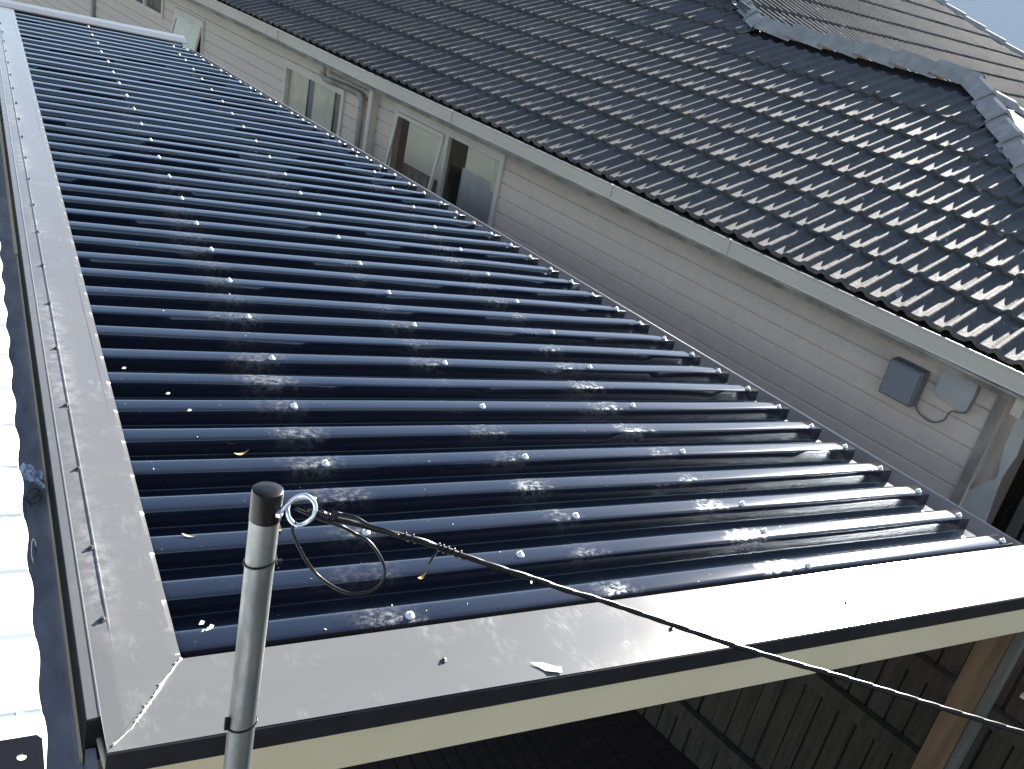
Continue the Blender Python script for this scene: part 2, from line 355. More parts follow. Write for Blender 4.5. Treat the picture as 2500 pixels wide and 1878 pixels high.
for i, (u, v) in enumerate(S):
    kk = round(v / PITCH); vv = min(max(v + 0.006, kk * PITCH + 0.008), kk * PITCH + 0.042)
    if i >= 100: rest.append((u, vv)); continue
    o = sm if i == 0 else sm.copy()
    if i: sc.collection.objects.link(o)
    o.parent = roof; o.location = (u, vv, 0.001); o.rotation_euler = (rnd.uniform(-.12, .12), rnd.uniform(-.12, .12), rnd.uniform(0, 6))
if rest:
    b = MB()
    for u, v in rest: b.lathe((u, v, 0.001), (0, 0, 1), [(0.0135, 0), (0.0105, 0.0068), (0.006, 0.009), (0.005, 0.0135)], 8)
    o = b.build('screw', M_screw, roof, smooth=True); o['kind'] = 'stuff'

# head flashing (upper, left-hand edge) with scalloped inner edge and a raised bead
V1 = 8.42
nf = MB()
sec = [(-0.600, 0.0045), (-0.640, 0.005), (-0.700, 0.006), (-0.7045, 0.0065)]
for j in range(7):
    t = math.pi * (1 - j / 6); sec.append((-0.7095 - 0.0048 * -math.cos(t) * -1, 0.0065 + 0.0052 * math.sin(t)))
sec = [(-0.600, 0.0045), (-0.640, 0.005), (-0.700, 0.006)] + [(-0.7085 + 0.0034 * math.cos(math.pi * j / 8), 0.006 + 0.0034 * math.sin(math.pi * j / 8)) for j in range(9)] + [(-0.720, 0.0055), (-0.7505, 0.003), (-0.7525, 0.0055), (-0.7545, 0.003), (-0.777, 0.000), (-0.778, -0.004), (-0.776, -0.016)]
def vstart(u): return -0.033 + (u + 0.575) * 1.254 if u > -0.7524 else -0.16
rows = []
for i in range(91):
    row = []
    for (u, n) in sec:
        v = vstart(u) + (V1 - vstart(u)) * i / 90
        if v < 0.17 and n > 0.0062 and u > -0.72: n = 0.006
        row.append(Vector((u, v, n + 0.0008 * math.sin(2.3 * v + u * 9))))
    rows.append(row)
nf.grid(rows)
# inner strip, dressed down a little into each trough
rows = []
nn_ = int((V1 - 0.02) / 0.0075)
for i in range(nn_ + 1):
    v = -0.02 + (8.10 + 0.02) * i / nn_
    t = (v + 0.012) / PITCH % 1.0
    if t < 0.42: dip, ex = 0.0, 0.0
    else:
        q = math.sin(math.pi * (t - 0.42) / 0.58) ** 0.6 if 0 < (t - 0.42) / 0.58 < 1 else 0
        dip, ex = -0.020 * q, 0.006 * q
    rows.append([Vector((-0.600, v, 0.0045)), Vector((-0.585, v, 0.0042)), Vector((-0.575 + ex, v, 0.0035 + dip)), Vector((-0.5742 + ex, v, 0.002 + dip))])
nf.grid(rows)
# mitred corner piece down to the outer corner
nf.poly([Vector((-0.5745, -0.033, 0.0046)), Vector((-0.5745, -0.02, 0.0046)), Vector((-0.600, -0.02, 0.0046)), Vector((-0.600, -0.0645, 0.0046))])
hf = nf.build('head_flashing', M_flash, roof, smooth=True); hf.data.set_sharp_from_angle(angle=R(25))
ho = MB(); ho.quad(*[Vector(p) for p in ((-0.777, -0.16, -0.004), (-0.777, V1, -0.004), (-0.776, V1, -0.12), (-0.776, -0.16, -0.12))])
ho.quad(*[Vector(p) for p in ((-0.777, -0.16, -0.0045), (-0.776, -0.16, -0.12), (-0.70, -0.16, -0.12), (-0.70, -0.16, -0.0045))])
ho.build('outer_face', M_dark, hf)
FS = [(-0.699,3.275),(-0.700,2.904),(-0.702,2.562),(-0.707,2.195),(-0.707,1.834),(-0.711,1.470),(-0.712,1.085),(-0.711,0.733),(-0.713,0.379),(-0.715,0.118),(-0.697,7.3),(-0.697,6.94),(-0.697,6.58),(-0.697,6.22),(-0.696,5.85),(-0.696,5.48),(-0.695,5.11),(-0.692,4.740),(-0.695,4.377),(-0.695,4.009),(-0.697,3.628)]
fs = screw_mesh('flashing_screw', M_fscrew, 0.0085, 0.008, True)
for i, (u, v) in enumerate(FS):
    o = fs if i == 0 else fs.copy()
    if i: sc.collection.objects.link(o)
    o.parent = hf; o.location = (u - 0.004, v, 0.0065)

# front flashing and the black drip edge under it
ff = MB()
OUT = lambda u: -0.262 - 0.0105 * (u + 0.1)
rows = []
for i in range(61):
    f = i / 60
    inn = -0.575 + (2.700 + 0.575) * f; out = -0.752 + (2.76 + 0.752) * f
    row = []
    for j in range(9):
        t = j / 8; u = inn + (out - inn) * t; v = -0.033 + (OUT(out) + 0.033) * t
        row.append(Vector((u, v, 0.0052 - 0.001 * t + 0.0006 * math.sin(3.7 * u + 8 * t))))
    rows.append(row)
ff.grid(rows)
ffo = ff.build('front_flashing', M_flash, roof, smooth=True)
b = MB()
b.quad(Vector((-0.575, -0.0325, 0.005)), Vector((2.70, -0.0325, 0.005)), Vector((2.70, -0.031, -0.02)), Vector((-0.575, -0.031, -0.02)))
b.build('upstand', M_dark, ffo)
de = MB(); drop = 0.056
pts = [(0, 0.0035), (-0.004, 0.001), (-0.0045, -drop), (0.010, -drop - 0.003)]
rows = [[Vector((u, OUT(u) + q, n)) for q, n in pts] for u in [-0.7525 + (2.76 + 0.7525) * i / 40 for i in range(41)]]
de.grid(rows); de.build('drip_edge', M_dark, ffo)
fs2 = None
for (u, v) in ((0.017, -0.158), (0.730, -0.173), (1.455, -0.181)):
    o = fs.copy(); sc.collection.objects.link(o); o.parent = ffo; o.location = (u, v, 0.005); o.scale = (0.9, 0.9, 1.0) if u < 1 else (0.7, 0.7, 0.8)
# sealant bead on the mitre
b = MB(); P_ = resample([(-0.576, -0.034, 0.006), (-0.621, -0.094, 0.006), (-0.651, -0.139, 0.006), (-0.673, -0.168, 0.006), (-0.700, -0.205, 0.0055), (-0.740, -0.243, 0.005)], 40)
rr = []
for i, p in enumerate(P_):
    p.x += rnd.uniform(-.0012, .0012); rr.append((0.0024 if i < 28 else 0.0012) * rnd.uniform(0.6, 1.7))
b.tube(P_, rr, 6)
for i in (2, 9, 14, 20, 27, 28, 37):
    p = P_[i]
    for s_ in range(3):
        q = p + Vector((rnd.uniform(-.012, .005), rnd.uniform(-.006, .008), -0.0005)); b.tube([p, (p + q) / 2 + Vector((0, 0, .001)), q], [0.0016, 0.0013, 0.0005], 5)
b.build('sealant_bead', M_silic, ffo, smooth=True)

# far flashing closing the far end
b = MB(); rows = []
for i in range(31):
    u = -0.777 + (0.90 + 0.777) * i / 30; dv = -0.06 * (u + 0.3) * 0.5
    rows.append([Vector((u, 8.10 + dv, 0.004)), Vector((u, 8.115 + dv, 0.012)), Vector((u, 8.24 + dv, 0.03)), Vector((u, 8.36 + dv, 0.035)), Vector((u, 8.375 + dv, 0.028)), Vector((u, 8.38 + dv, -0.10))])
b.grid(rows); b.build('far_flashing', M_flash, roof)

# cream fascia under the front edge, beams and purlins beneath
b = MB()
b.hexa([Vector(p) for p in ((-0.735, OUT(-.735) + 0.006, -0.182), (2.70, OUT(2.7) + 0.006, -0.190), (2.70, OUT(2.7) + 0.04, -0.190), (-0.735, OUT(-.735) + 0.04, -0.182), (-0.735, OUT(-.735) + 0.006, -0.045), (2.70, OUT(2.7) + 0.006, -0.045), (2.70, OUT(2.7) + 0.04, -0.045), (-0.735, OUT(-.735) + 0.04, -0.045))])
b.build('fascia_board', M_cream, roof)
for u0 in (0.0, 0.73, 1.46):
    vmax = min(8.0, (2.6 - u0) / 0.2285 - 0.2)
    b = MB(); b.box(loc3, (u0 - 0.022, -0.2, -0.15), (u0 + 0.022, vmax, -0.061)); b.build('purlin', M_timber, roof)
b = MB(); b.hexa([Vector((UE(v) + du, v, n)) for n in (-0.25, -0.063) for v, du in ((-0.2, -0.10), (-0.2, -0.055), (8.0, -0.055), (8.0, -0.10))]); b.build('eave_beam', M_timber, roof)
b = MB(); b.box(loc3, (-0.74, -0.2, -0.24), (-0.69, 8.3, -0.061)); b.build('head_beam', M_timber, roof)

# eave gutter along the slanted lower edge
b = MB(); rows = []
gp = [(0.006, -0.064), (0.006, -0.150), (0.02, -0.165), (0.10, -0.165), (0.125, -0.15), (0.132, -0.062), (0.134, -0.052), (0.140, -0.050), (0.146, -0.056), (0.146, -0.165), (0.0, -0.172), (0.0, -0.064)]
for i in range(2):
    v = -0.24 + (8.15 + 0.24) * i; rows.append([Vector((UE(v) + q + 0.018, v, n)) for q, n in gp])
b.grid(rows)
for i in (0, 1):
    b.poly([rows[i][k] for k in (1, 2, 3, 4, 5)] + [rows[i][0]])
go = b.build('eave_gutter', varied('eave_gutter_steel', (0.13, 0.13, 0.14), (0.19, 0.19, 0.20), 3, 0.45), roof)
b = MB(); b.tube([Vector((UE(v) + 0.159, v, -0.050)) for v in (-0.24, 8.15)], 0.006, 8); b.build('gutter_lip', varied('lip', (0.34, 0.33, 0.32), (0.28, 0.27, 0.26), 3, 0.4), go, smooth=True)

# timber post and the board beside it
pm = Matrix.Identity(4)
def roof_child(mb, name, m):
    inv = ROOF.inverted(); mb.v = [inv @ Vector(p) for p in mb.v]; return mb.build(name, m, roof)
b = MB(); b.box(hw, (3.76, 0.668, 0.0), (3.87, 0.775, 2.36)); roof_child(b, 'post', M_timber)
b = MB(); b.box(hw, (3.775, 0.632, 0.0), (3.86, 0.666, 2.36)); roof_child(b, 'post_packer', M_greytim)

# ================================================================== things around the head of the roof
def rt(mb, name, m, smooth=False, pos=(0, 0, 0)):
    mb.v = [ROOF @ Vector(p) for p in mb.v]; p0 = ROOF @ Vector(pos); return mb.build(name, m, None, smooth, pos=tuple(p0))
bgt = thing('box_gutter', 'narrow blue-grey box gutter between the patio roof and the white roof', 'gutter', mat=ROOF.copy())
b = MB(); rows = []
for v in (-0.9, 8.4): rows.append([Vector((u, v, n)) for u, n in ((-0.900, -0.012), (-0.862, -0.014), (-0.858, -0.118), (-0.85, -0.123), (-0.79, -0.123), (-0.777, -0.119))])
b.grid(rows); b.build('trough', M_boxg, bgt)
b = MB(); b.box(loc3, (-0.7905, 2.56, -0.122), (-0.7775, 8.4, -0.095)); b.build('batten', M_cream, bgt)
b = MB(); b.box(loc3, (-0.783, -0.16, -0.122), (-0.7775, 2.555, -0.106)); b.build('batten', M_cream, bgt)
b = MB(); b.box(loc3, (-0.775, -0.9, -0.13), (-0.7565, -0.165, -0.078)); b.build('rim', M_boxg, bgt)
b = MB(); b.tube([(-0.7495, -0.150, -0.062), (-0.7455, -0.215, -0.062), (-0.736, -0.36, -0.062), (-0.72, -0.6, -0.062)], 0.0068, 10)
rp = rt(b, 'pipe', varied('cream_pipe', (0.66, 0.63, 0.52), (0.58, 0.55, 0.45), 8, 0.45), True, (-0.745, -0.2, -0.06))
tag(rp, 'thin cream pipe running out below the corner of the grey flashing', 'pipe')

# white ribbed roof on the left, overhanging the box gutter
b = MB(); rows = []
v = -1.2; k = 0
while v < 8.6:
    t = (v + 0.02) / 0.215 % 1.0
    n = -0.004 * max(0.0, 1 - abs(((v - 0.115) / 0.222 + 0.5) % 1.0 - 0.5) * 222 / 12)
    ex = 0.004 * math.sin(v * 29)
    rows.append([Vector((-0.852 + ex, v, -0.016 + n)), Vector((-0.856 + ex, v, -0.010 + n)), Vector((-1.1, v, -0.010 + n)), Vector((-2.4, v, 0.02 + n)), Vector((-4.4, v, 0.04 + n))])
    v += 0.015
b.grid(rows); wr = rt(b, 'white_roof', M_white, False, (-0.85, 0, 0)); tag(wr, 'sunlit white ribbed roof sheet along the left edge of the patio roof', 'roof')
# black plate with a round hole
b = MB(); c = Vector((-0.897, -0.245, 0.022)); hr = 0.0085; N_ = 24
outer = []
for j in range(N_):
    t = 2 * math.pi * j / N_; ux, vy = math.cos(t), math.sin(t)
    lim = [(0.036 + 0.0) / ux if ux > 1e-6 else 1e9, -0.30 / ux if ux < -1e-6 else 1e9, 0.047 / vy if vy > 1e-6 else 1e9, -0.30 / vy if vy < -1e-6 else 1e9]
    r_ = min(lim); outer.append(c + Vector((ux * r_, vy * r_, 0)))
inner = [c + Vector((math.cos(2 * math.pi * j / N_) * hr, math.sin(2 * math.pi * j / N_) * hr, 0)) for j in range(N_)]
dn = Vector((0, 0, -0.005))
for j in range(N_):
    q = (j + 1) % N_; b.quad(outer[j], outer[q], inner[q], inner[j]); b.quad(outer[j], outer[q], outer[q] + dn, outer[j] + dn); b.quad(inner[j], inner[q], inner[q] + dn, inner[j] + dn)
bp = rt(b, 'metal_plate', M_black, False, (-0.9, -0.25, 0.02)); tag(bp, 'black metal plate with a round hole lying on the white roof corner', 'plate')
# paper scrap and wires in the box gutter
b = MB(); rows = []
for i in range(9):
    rows.append([Vector((-0.845 + 0.055 * i / 8 + rnd.uniform(-.003, .003), 0.80 + 0.085 * j / 8 + rnd.uniform(-.004, .004) - 0.04 * abs(i / 8 - 0.3), -0.085 + rnd.uniform(-.008, .008) + 0.02 * (1 - i / 8))) for j in range(9)])
b.grid(rows); pp = rt(b, 'paper_scrap', M_paper, False, (-0.82, 0.84, -0.1)); tag(pp, 'crumpled bluish paper scrap caught in the narrow box gutter', 'paper')
for idx, (cx, cy, rx, ry, nloop, lb) in enumerate(((-0.815, 0.752, 0.020, 0.032, 2.4, 'tangle of thin black wire in the box gutter just below the paper scrap'), (-0.838, 0.43, 0.007, 0.045, 1.6, 'small loop of thin wire hanging at the white roof edge'))):
    b = MB(); P_ = []
    for i in range(60):
        t = i / 59 * 2 * math.pi * nloop; P_.append(Vector((cx + rx * math.cos(t) * (1 - .4 * i / 59), cy + ry * math.sin(t * 1.13) * (1 - .2 * i / 59), -0.095 + 0.012 * math.sin(t * .7) + (0.06 if idx else 0.0))))
    if not idx: P_ += [Vector((-0.842, 0.72 - 0.03 * i, -0.07 - 0.004 * math.sin(i * 2))) for i in range(8)]
    b.tube(P_, 0.0011, 5); o = rt(b, 'wire_tangle', M_wire, True, (cx, cy, -0.1)); tag(o, lb, 'wire')

# litter on the sheets
def leaf(u, v, n, L, Wd, ang, m, label, curl=0.5):
    b = MB(); rows = []
    for i in range(9):
        t = i / 8; wd = Wd * math.sin(math.pi * min(1, t * 1.05)) ** 0.7 * (1 - 0.35 * t) + 0.0004
        rows.append([Vector((u + math.cos(ang) * (t - .5) * L - math.sin(ang) * wd * s, v + math.sin(ang) * (t - .5) * L + math.cos(ang) * wd * s, n + 0.003 + curl * L * (t - .5) ** 2 + 0.3 * abs(s) * wd)) for s in (-1, 0, 1)])
    b.grid(rows); o = rt(b, 'dry_leaf', m, True, (u, v, n)); tag(o, label, 'leaf', 'dry leaves on the patio roof'); return o
leaf(-0.240, 0.84, -0.03, 0.055, 0.006, 0.35, M_leaf, 'curled ochre dry leaf lying in a rib valley behind the pole top', 0.9)
leaf(-0.243, 0.406, 0.0, 0.030, 0.012, 1.0, M_leaf, 'small orange dry leaf beside the galvanised pole', 1.2)
leaf(-0.480, 0.405, 0.0, 0.035, 0.004, -0.4, varied('brown_scrap', (0.42, 0.33, 0.22), (0.5, 0.46, 0.38), 60, .8), 'thin brown leaf fragment left of the galvanised pole', 0.7)
leaf(0.085, 0.150, 0.0, 0.040, 0.005, 0.5, M_leaf, 'pale yellow leaf strip on the dusty patch near the front flashing', 1.2)
leaf(0.405, 0.085, 0.0, 0.022, 0.0028, 1.0, M_fleck, 'short pale twig on the sheet under the black cable', 0.2)
b = MB(); b.poly([Vector(p) for p in ((0.235, -0.212, 0.009), (0.262, -0.220, 0.012), (0.302, -0.243, 0.010), (0.312, -0.243, 0.008), (0.303, -0.262, 0.009), (0.272, -0.254, 0.012), (0.262, -0.246, 0.008))])
o = rt(b, 'plastic_scrap', mat('white_plastic', (0.75, 0.75, 0.74), 0.5), False, (0.27, -0.23, 0.008)); tag(o, 'torn white plastic sliver on the grey front flashing', 'scrap')
b = MB()
for i in range(210):
    u = rnd.uniform(-0.56, 1.5); v = rnd.uniform(0, 2.6) if rnd.random() < .8 else rnd.uniform(0, 6)
    if u > UE(v) - .1: continue
    t = v / PITCH % 1.0; n = 0.001 if t < 0.33 else (-0.0555 if 0.50 < t < 0.85 else None)
    if n is None: continue
    L = rnd.uniform(0.0015, 0.0055); a_ = rnd.uniform(0, 3.14); w_ = L * rnd.uniform(.2, .6)
    dx, dy = math.cos(a_) * L, math.sin(a_) * L; ex, ey = -math.sin(a_) * w_, math.cos(a_) * w_
    b.poly([Vector((u - dx, v - dy, n + .001)), Vector((u + ex, v + ey, n + .0025)), Vector((u + dx, v + dy, n + .001)), Vector((u - ex, v - ey, n + .0015))])
for u, v in ((-0.50, 0.050), (-0.492, 0.058), (-0.511, 0.045), (-0.51, 0.075), (-0.358, 1.064), (-0.406, 1.174), (-0.519, 1.347)):
    b.poly([Vector((u - .008, v - .004, .002)), Vector((u + .003, v - .005, .002)), Vector((u + .008, v + .004, .003)), Vector((u + .001, v + .010, .002)), Vector((u - .004, v + .002, .003))])
o = rt(b, 'debris', M_fleck, False, (0.3, 1, 0)); tag(o, 'pale flecks of grit and leaf litter scattered over the dark sheets', 'debris', kind='stuff')

# ================================================================== galvanised pole with hook
PX, PY = 0.383, 1.200
pole = thing('steel_pole', 'upright galvanised steel pole with black cap, standing before the patio roof', 'pole', (PX, PY, 0.0))
b = MB(); b.tube([(PX, PY, 0.0), (PX, PY, 1.0), (PX, PY, 2.0), (PX, PY, 3.362)], 0.0236, 32); b.build('tube', M_galv, pole, True).data.set_sharp_from_angle(angle=R(40))
b = MB(); b.lathe((PX, PY, 3.352), (0, 0, 1), [(0.0246, 0), (0.0248, 0.048), (0.0238, 0.0525), (0.0205, 0.0545), (0.006, 0.0552)], 32); b.build('end_cap', M_black, pole, True).data.set_sharp_from_angle(angle=R(45))
for z, tl in ((3.272, 0.2), (2.925, 3.3)):
    b = MB(); N_ = 32; P_ = []
    for j in range(N_ + 1):
        t = 2 * math.pi * j / N_; P_.append(Vector((PX + 0.0246 * math.cos(t), PY + 0.0246 * math.sin(t), z + 0.006 * math.cos(t + 0.4))))
    b.tube(P_, 0.0019, 6, False)
    hx = PX + 0.028 * math.cos(tl); hy = PY - 0.014 * (1 if tl < 1 else .4); b.box(loc3, (hx - .004, hy - .003, z - .003), (hx + .004, hy + .003, z + (.006 if tl < 1 else .022)))
    b.build('cable_tie', M_black, pole, True).data.set_sharp_from_angle(angle=R(40))
RING = [(0.372,1.192,3.372),(0.397,1.181,3.381),(0.409,1.180,3.394),(0.422,1.177,3.405),(0.433,1.168,3.411),(0.443,1.158,3.405),(0.445,1.152,3.395),(0.440,1.148,3.382),(0.431,1.153,3.369),(0.420,1.157,3.365),(0.412,1.166,3.370),(0.409,1.173,3.380),(0.413,1.184,3.387),(0.423,1.182,3.396),(0.437,1.176,3.402),(0.450,1.168,3.401)]
RING = [(x_, y_, z_ - 0.012 + 0.010 * min(1, i / 4)) for i, (x_, y_, z_) in enumerate(RING)]
b = MB(); b.tube(resample(RING, 70), 0.0036, 10); b.build('hook', M_zinc, pole, True)
b = MB(); b.lathe((0.399, 1.180, 3.372), (0.8, -0.55, 0.1), [(0.007, -.004), (0.007, 0.003), (0.004, .0045)], 6); b.build('nut', M_zinc, pole)

# ================================================================== black cable tied to the hook
cb = thing('black_cable', 'black twisted cable tied to the pole hook and stretched down to the right', 'cable', (0.44, 1.157, 3.386))
MAIN = [(0.438,1.157,3.386),(0.458,1.162,3.374),(0.478,1.168,3.362),(0.522,1.157,3.352),(0.568,1.146,3.339),(0.621,1.130,3.327),(0.662,1.119,3.312),(0.751,1.075,3.291),(0.809,1.054,3.276),(0.868,1.031,3.258),(0.928,1.009,3.244),(1.025,0.959,3.223),(1.175,0.872,3.195),(1.333,0.783,3.174),(1.511,0.679,3.148),(1.655,0.598,3.126),(1.870,0.468,3.099)]
MS = resample(MAIN, 420)
for _ in range(60): MS = [MS[0]] + [(MS[i - 1] + MS[i] * 2 + MS[i + 1]) / 4 for i in range(1, len(MS) - 1)] + [MS[-1]]
def strand(path, off, rad, phase, turn, m, name, seg=7):
    b = MB(); P_ = []; L = 0
    for i, p in enumerate(path):
        T = (path[min(i + 1, len(path) - 1)] - path[max(i - 1, 0)]).normalized()
        a_ = T.cross(Vector((0, 0, 1))).normalized(); c_ = a_.cross(T)
        if i: L += (path[i] - path[i - 1]).length
        t = phase + L / turn * 2 * math.pi; P_.append(p + (a_ * math.cos(t) + c_ * math.sin(t)) * off)
    b.tube(P_, rad, seg); return b.build(name, m, cb, True)
M_cab = mat('black_cable_jacket', (0.005, 0.005, 0.006), 0.32, 0, 0.35)
strand(MS, 0.0008, 0.0046, 0, 0.09, M_cab, 'strand'); strand(MS, 0.0008, 0.0046, math.pi, 0.09, M_cab, 'strand')
b = MB(); b.tube(resample([(0.442,1.156,3.389),(0.464,1.139,3.385),(0.477,1.134,3.391),(0.498,1.121,3.392),(0.518,1.105,3.385),(0.539,1.090,3.384),(0.556,1.077,3.380)], 50), 0.0034, 8)
b.build('bundle_strand', M_cab, cb, True)
LOOP = [(0.419,1.170,3.386),(0.441,1.152,3.381),(0.464,1.135,3.377),(0.482,1.123,3.375),(0.506,1.124,3.358),(0.522,1.111,3.352),(0.535,1.095,3.338),(0.543,1.080,3.320),(0.540,1.072,3.301),(0.527,1.072,3.285),(0.506,1.081,3.275),(0.488,1.091,3.273),(0.463,1.112,3.281),(0.446,1.129,3.294),(0.426,1.134,3.326),(0.416,1.151,3.348),(0.415,1.158,3.359),(0.420,1.158,3.367)]
b = MB(); b.tube(resample(LOOP, 120), 0.0029, 8); b.build('loop', M_cab, cb, True)
for (i0, i1, tn, rd) in ((44, 56, 2.0, 0.0018), (118, 130, 2.0, 0.0014), (152, 168, 5.0, 0.0016), (28, 36, 3, 0.0022)):
    b = MB(); P_ = []
    for q in range(80):
        f = q / 79; x_ = i0 + (i1 - i0) * f; k = int(x_); p = MS[k].lerp(MS[min(k + 1, 419)], x_ - k)
        T = (MS[min(k + 1, 419)] - MS[k - 1]).normalized(); a_ = T.cross(Vector((0, 0, 1))).normalized(); c_ = a_.cross(T); t = f * tn * 2 * math.pi
        P_.append(p + (a_ * math.cos(t) + c_ * math.sin(t)) * 0.0068)
    b.tube(P_, rd, 6); b.build('wire_wrap', M_cab, cb, True)
b = MB(); b.tube([(0.476, 1.150, 3.372), (0.4785, 1.146, 3.380), (0.480, 1.143, 3.388)], 0.0035, 6); b.tube([(0.472, 1.152, 3.384), (0.488, 1.143, 3.384)], 0.003, 6); b.build('knot', M_cab, cb, True)
b = MB(); b.tube([(0.648,1.112,3.312),(0.641,1.109,3.302),(0.635,1.107,3.294)], 0.0024, 6); b.build('tie_tail', M_cab, cb, True)

# ================================================================== neighbouring weatherboard house
GW = 5.98
house = thing('weatherboard_house', 'pale weatherboard house with dark tiled roof beyond the patio roof', 'house', tuple(hw(GW, 1.7, 0.0)))
W3 = (6.585, 8.455, 1.05, 2.392); W2 = (9.49, 10.92, 1.20, 2.262); W1 = (13.32, 14.33, 1.62, 2.215); W0 = (14.78, 16.75, 1.98, 2.60)
WINS = [W3, W2, W1, W0]
ZL = [2.276 - 0.1395 * k for k in range(-3, 17)]
zcuts = sorted(set([w_[2] for w_ in WINS] + [w_[3] for w_ in WINS]))
PR = []
for z in ZL:
    PR += [(z + 0.0055, 0.0), (z + 0.005, 0.018), (z - 0.004, 0.018), (z - 0.010, 0.004), (z - 0.016, 0.0)]
PR = [(z, d) for z, d in PR if all(abs(z - c) > 1e-4 for c in zcuts)]
def dep(z):
    for z0, d0, z1, d1 in ((z_ + 0.0045, 0, z_ + .004, .011) for z_ in ZL): pass
    return 0.0
PR += [(c, dep(c)) for c in zcuts if 0.0 < c < 2.66]
PR = sorted([p for p in PR if p[0] < 2.66] + [(2.66, 0.0), (0.0, 0.0)])
HS = sorted(set([1.68, 24.0] + [w_[0] for w_ in WINS] + [w_[1] for w_ in WINS] + [3.9, 5.2, 12.1, 18.5, 21]))
b = MB()
for h0, h1 in zip(HS[:-1], HS[1:]):
    for (z0, d0), (z1, d1) in zip(PR[:-1], PR[1:]):
        zc = (z0 + z1) / 2; hc = (h0 + h1) / 2
        if any(w_[0] < hc < w_[1] and w_[2] < zc < w_[3] for w_ in WINS): continue
        b.quad(hw(GW + d0, h1, z0), hw(GW + d0, h0, z0), hw(GW + d1, h0, z1), hw(GW + d1, h1, z1), uv=((h1, z0), (h0, z0), (h0, z1), (h1, z1)))
b.quad(hw(GW, 1.68, 0), hw(GW + 6, 1.68, 0), hw(GW + 6, 1.68, 2.66), hw(GW, 1.68, 2.66), uv=((0, 0), (6, 0), (6, 2.0), (0, 2.0)))
b.quad(hw(GW + 6, 1.68, 0), hw(GW + 6, 24, 0), hw(GW + 6, 24, 2.66), hw(GW + 6, 1.68, 2.66), uv=((0, 0), (6, 0), (6, 2.0), (0, 2.0)))
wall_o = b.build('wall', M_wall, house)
for (ha, hb, gd) in ((1.675, 1.735, 0.018), (17.72, 17.83, 0.05)):
    b = MB(); b.box(hw, (GW - gd, ha, 0.0), (GW - 0.003, hb, 2.60)); b.build('corner_board', M_trimdark, house)

def window(Wn, lights, frame=0.055, sill=True, prefix_mat=M_trim):
    h0, h1, z0, z1 = Wn; G0 = GW - 0.028
    wf = MB()
    wf.box(hw, (G0, h0, z1 - frame * 1.3), (GW + 0.05, h1, z1)); wf.box(hw, (G0, h0, z0), (GW + 0.05, h1, z0 + frame))
    wf.box(hw, (G0 + .001, h0, z0 + frame), (GW + 0.05, h0 + frame, z1 - frame * 1.3)); wf.box(hw, (G0 + .001, h1 - frame, z0 + frame), (GW + 0.05, h1, z1 - frame * 1.3))
    for m_ in lights['mull']: wf.box(hw, (G0 + .002, m_ - frame * .55, z0 + frame), (GW + 0.05, m_ + frame * .55, z1 - frame * 1.3))
    wf.box(hw, (G0 - 0.012, h0 - 0.02, z1), (GW + 0.0, h1 + 0.02, z1 + 0.022))
    wo_ = wf.build('window', prefix_mat, house)
    b = MB(); e = 0.25
    b.quad(hw(GW + 0.45, h1 + e, z0 - e), hw(GW + 0.45, h0 - e, z0 - e), hw(GW + 0.45, h0 - e, z1 + e), hw(GW + 0.45, h1 + e, z1 + e))
    for (ha, za, hb, zb) in ((h0 - e, z0 - e, h1 + e, z0 - e), (h0 - e, z1 + e, h1 + e, z1 + e), (h0 - e, z0 - e, h0 - e, z1 + e), (h1 + e, z0 - e, h1 + e, z1 + e)):
        b.quad(hw(GW + 0.03, ha, za), hw(GW + 0.03, hb, zb), hw(GW + 0.45, hb, zb), hw(GW + 0.45, ha, za))
    b.build('reveal', M_room, wo_)
    if lights.get('pane', True):
        for (a, c) in lights['panes']:
            b = MB(); b.quad(hw(GW + 0.015, c, z0 + .02), hw(GW + 0.015, a, z0 + .02), hw(GW + 0.015, a, z1 - .03), hw(GW + 0.015, c, z1 - .03)); b.build('pane', M_glass, wo_)
    for (a, c, p, q, mt, gg) in lights['fill']:
        b = MB(); n = max(2, int((c - a) / 0.04)); rows = []
        for zz in (p, q): rows.append([hw(GW + gg + (0.006 * math.sin(a * 9 + i * 1.7) if mt is not M_blind else 0), c + (a - c) * i / n, zz) for i in range(n + 1)])
        b.grid(rows); b.build('curtain' if mt in (M_curt, M_curtd) else ('blind' if mt is M_blind else 'screen'), mt, wo_)
    return wo_
w3 = window(W3, dict(mull=[7.495], panes=[(6.64, 7.46)], fill=[
    (7.54, 8.24, 1.82, 2.33, M_blind, 0.035), (7.53, 8.40, 1.05, 1.80, M_room, 0.16),
    (6.63, 7.20, 2.08, 2.35, M_blind, 0.03), (6.63, 7.24, 1.05, 2.08, M_blue, 0.035), (6.63, 6.76, 2.0, 2.35, M_curt, 0.025)]))
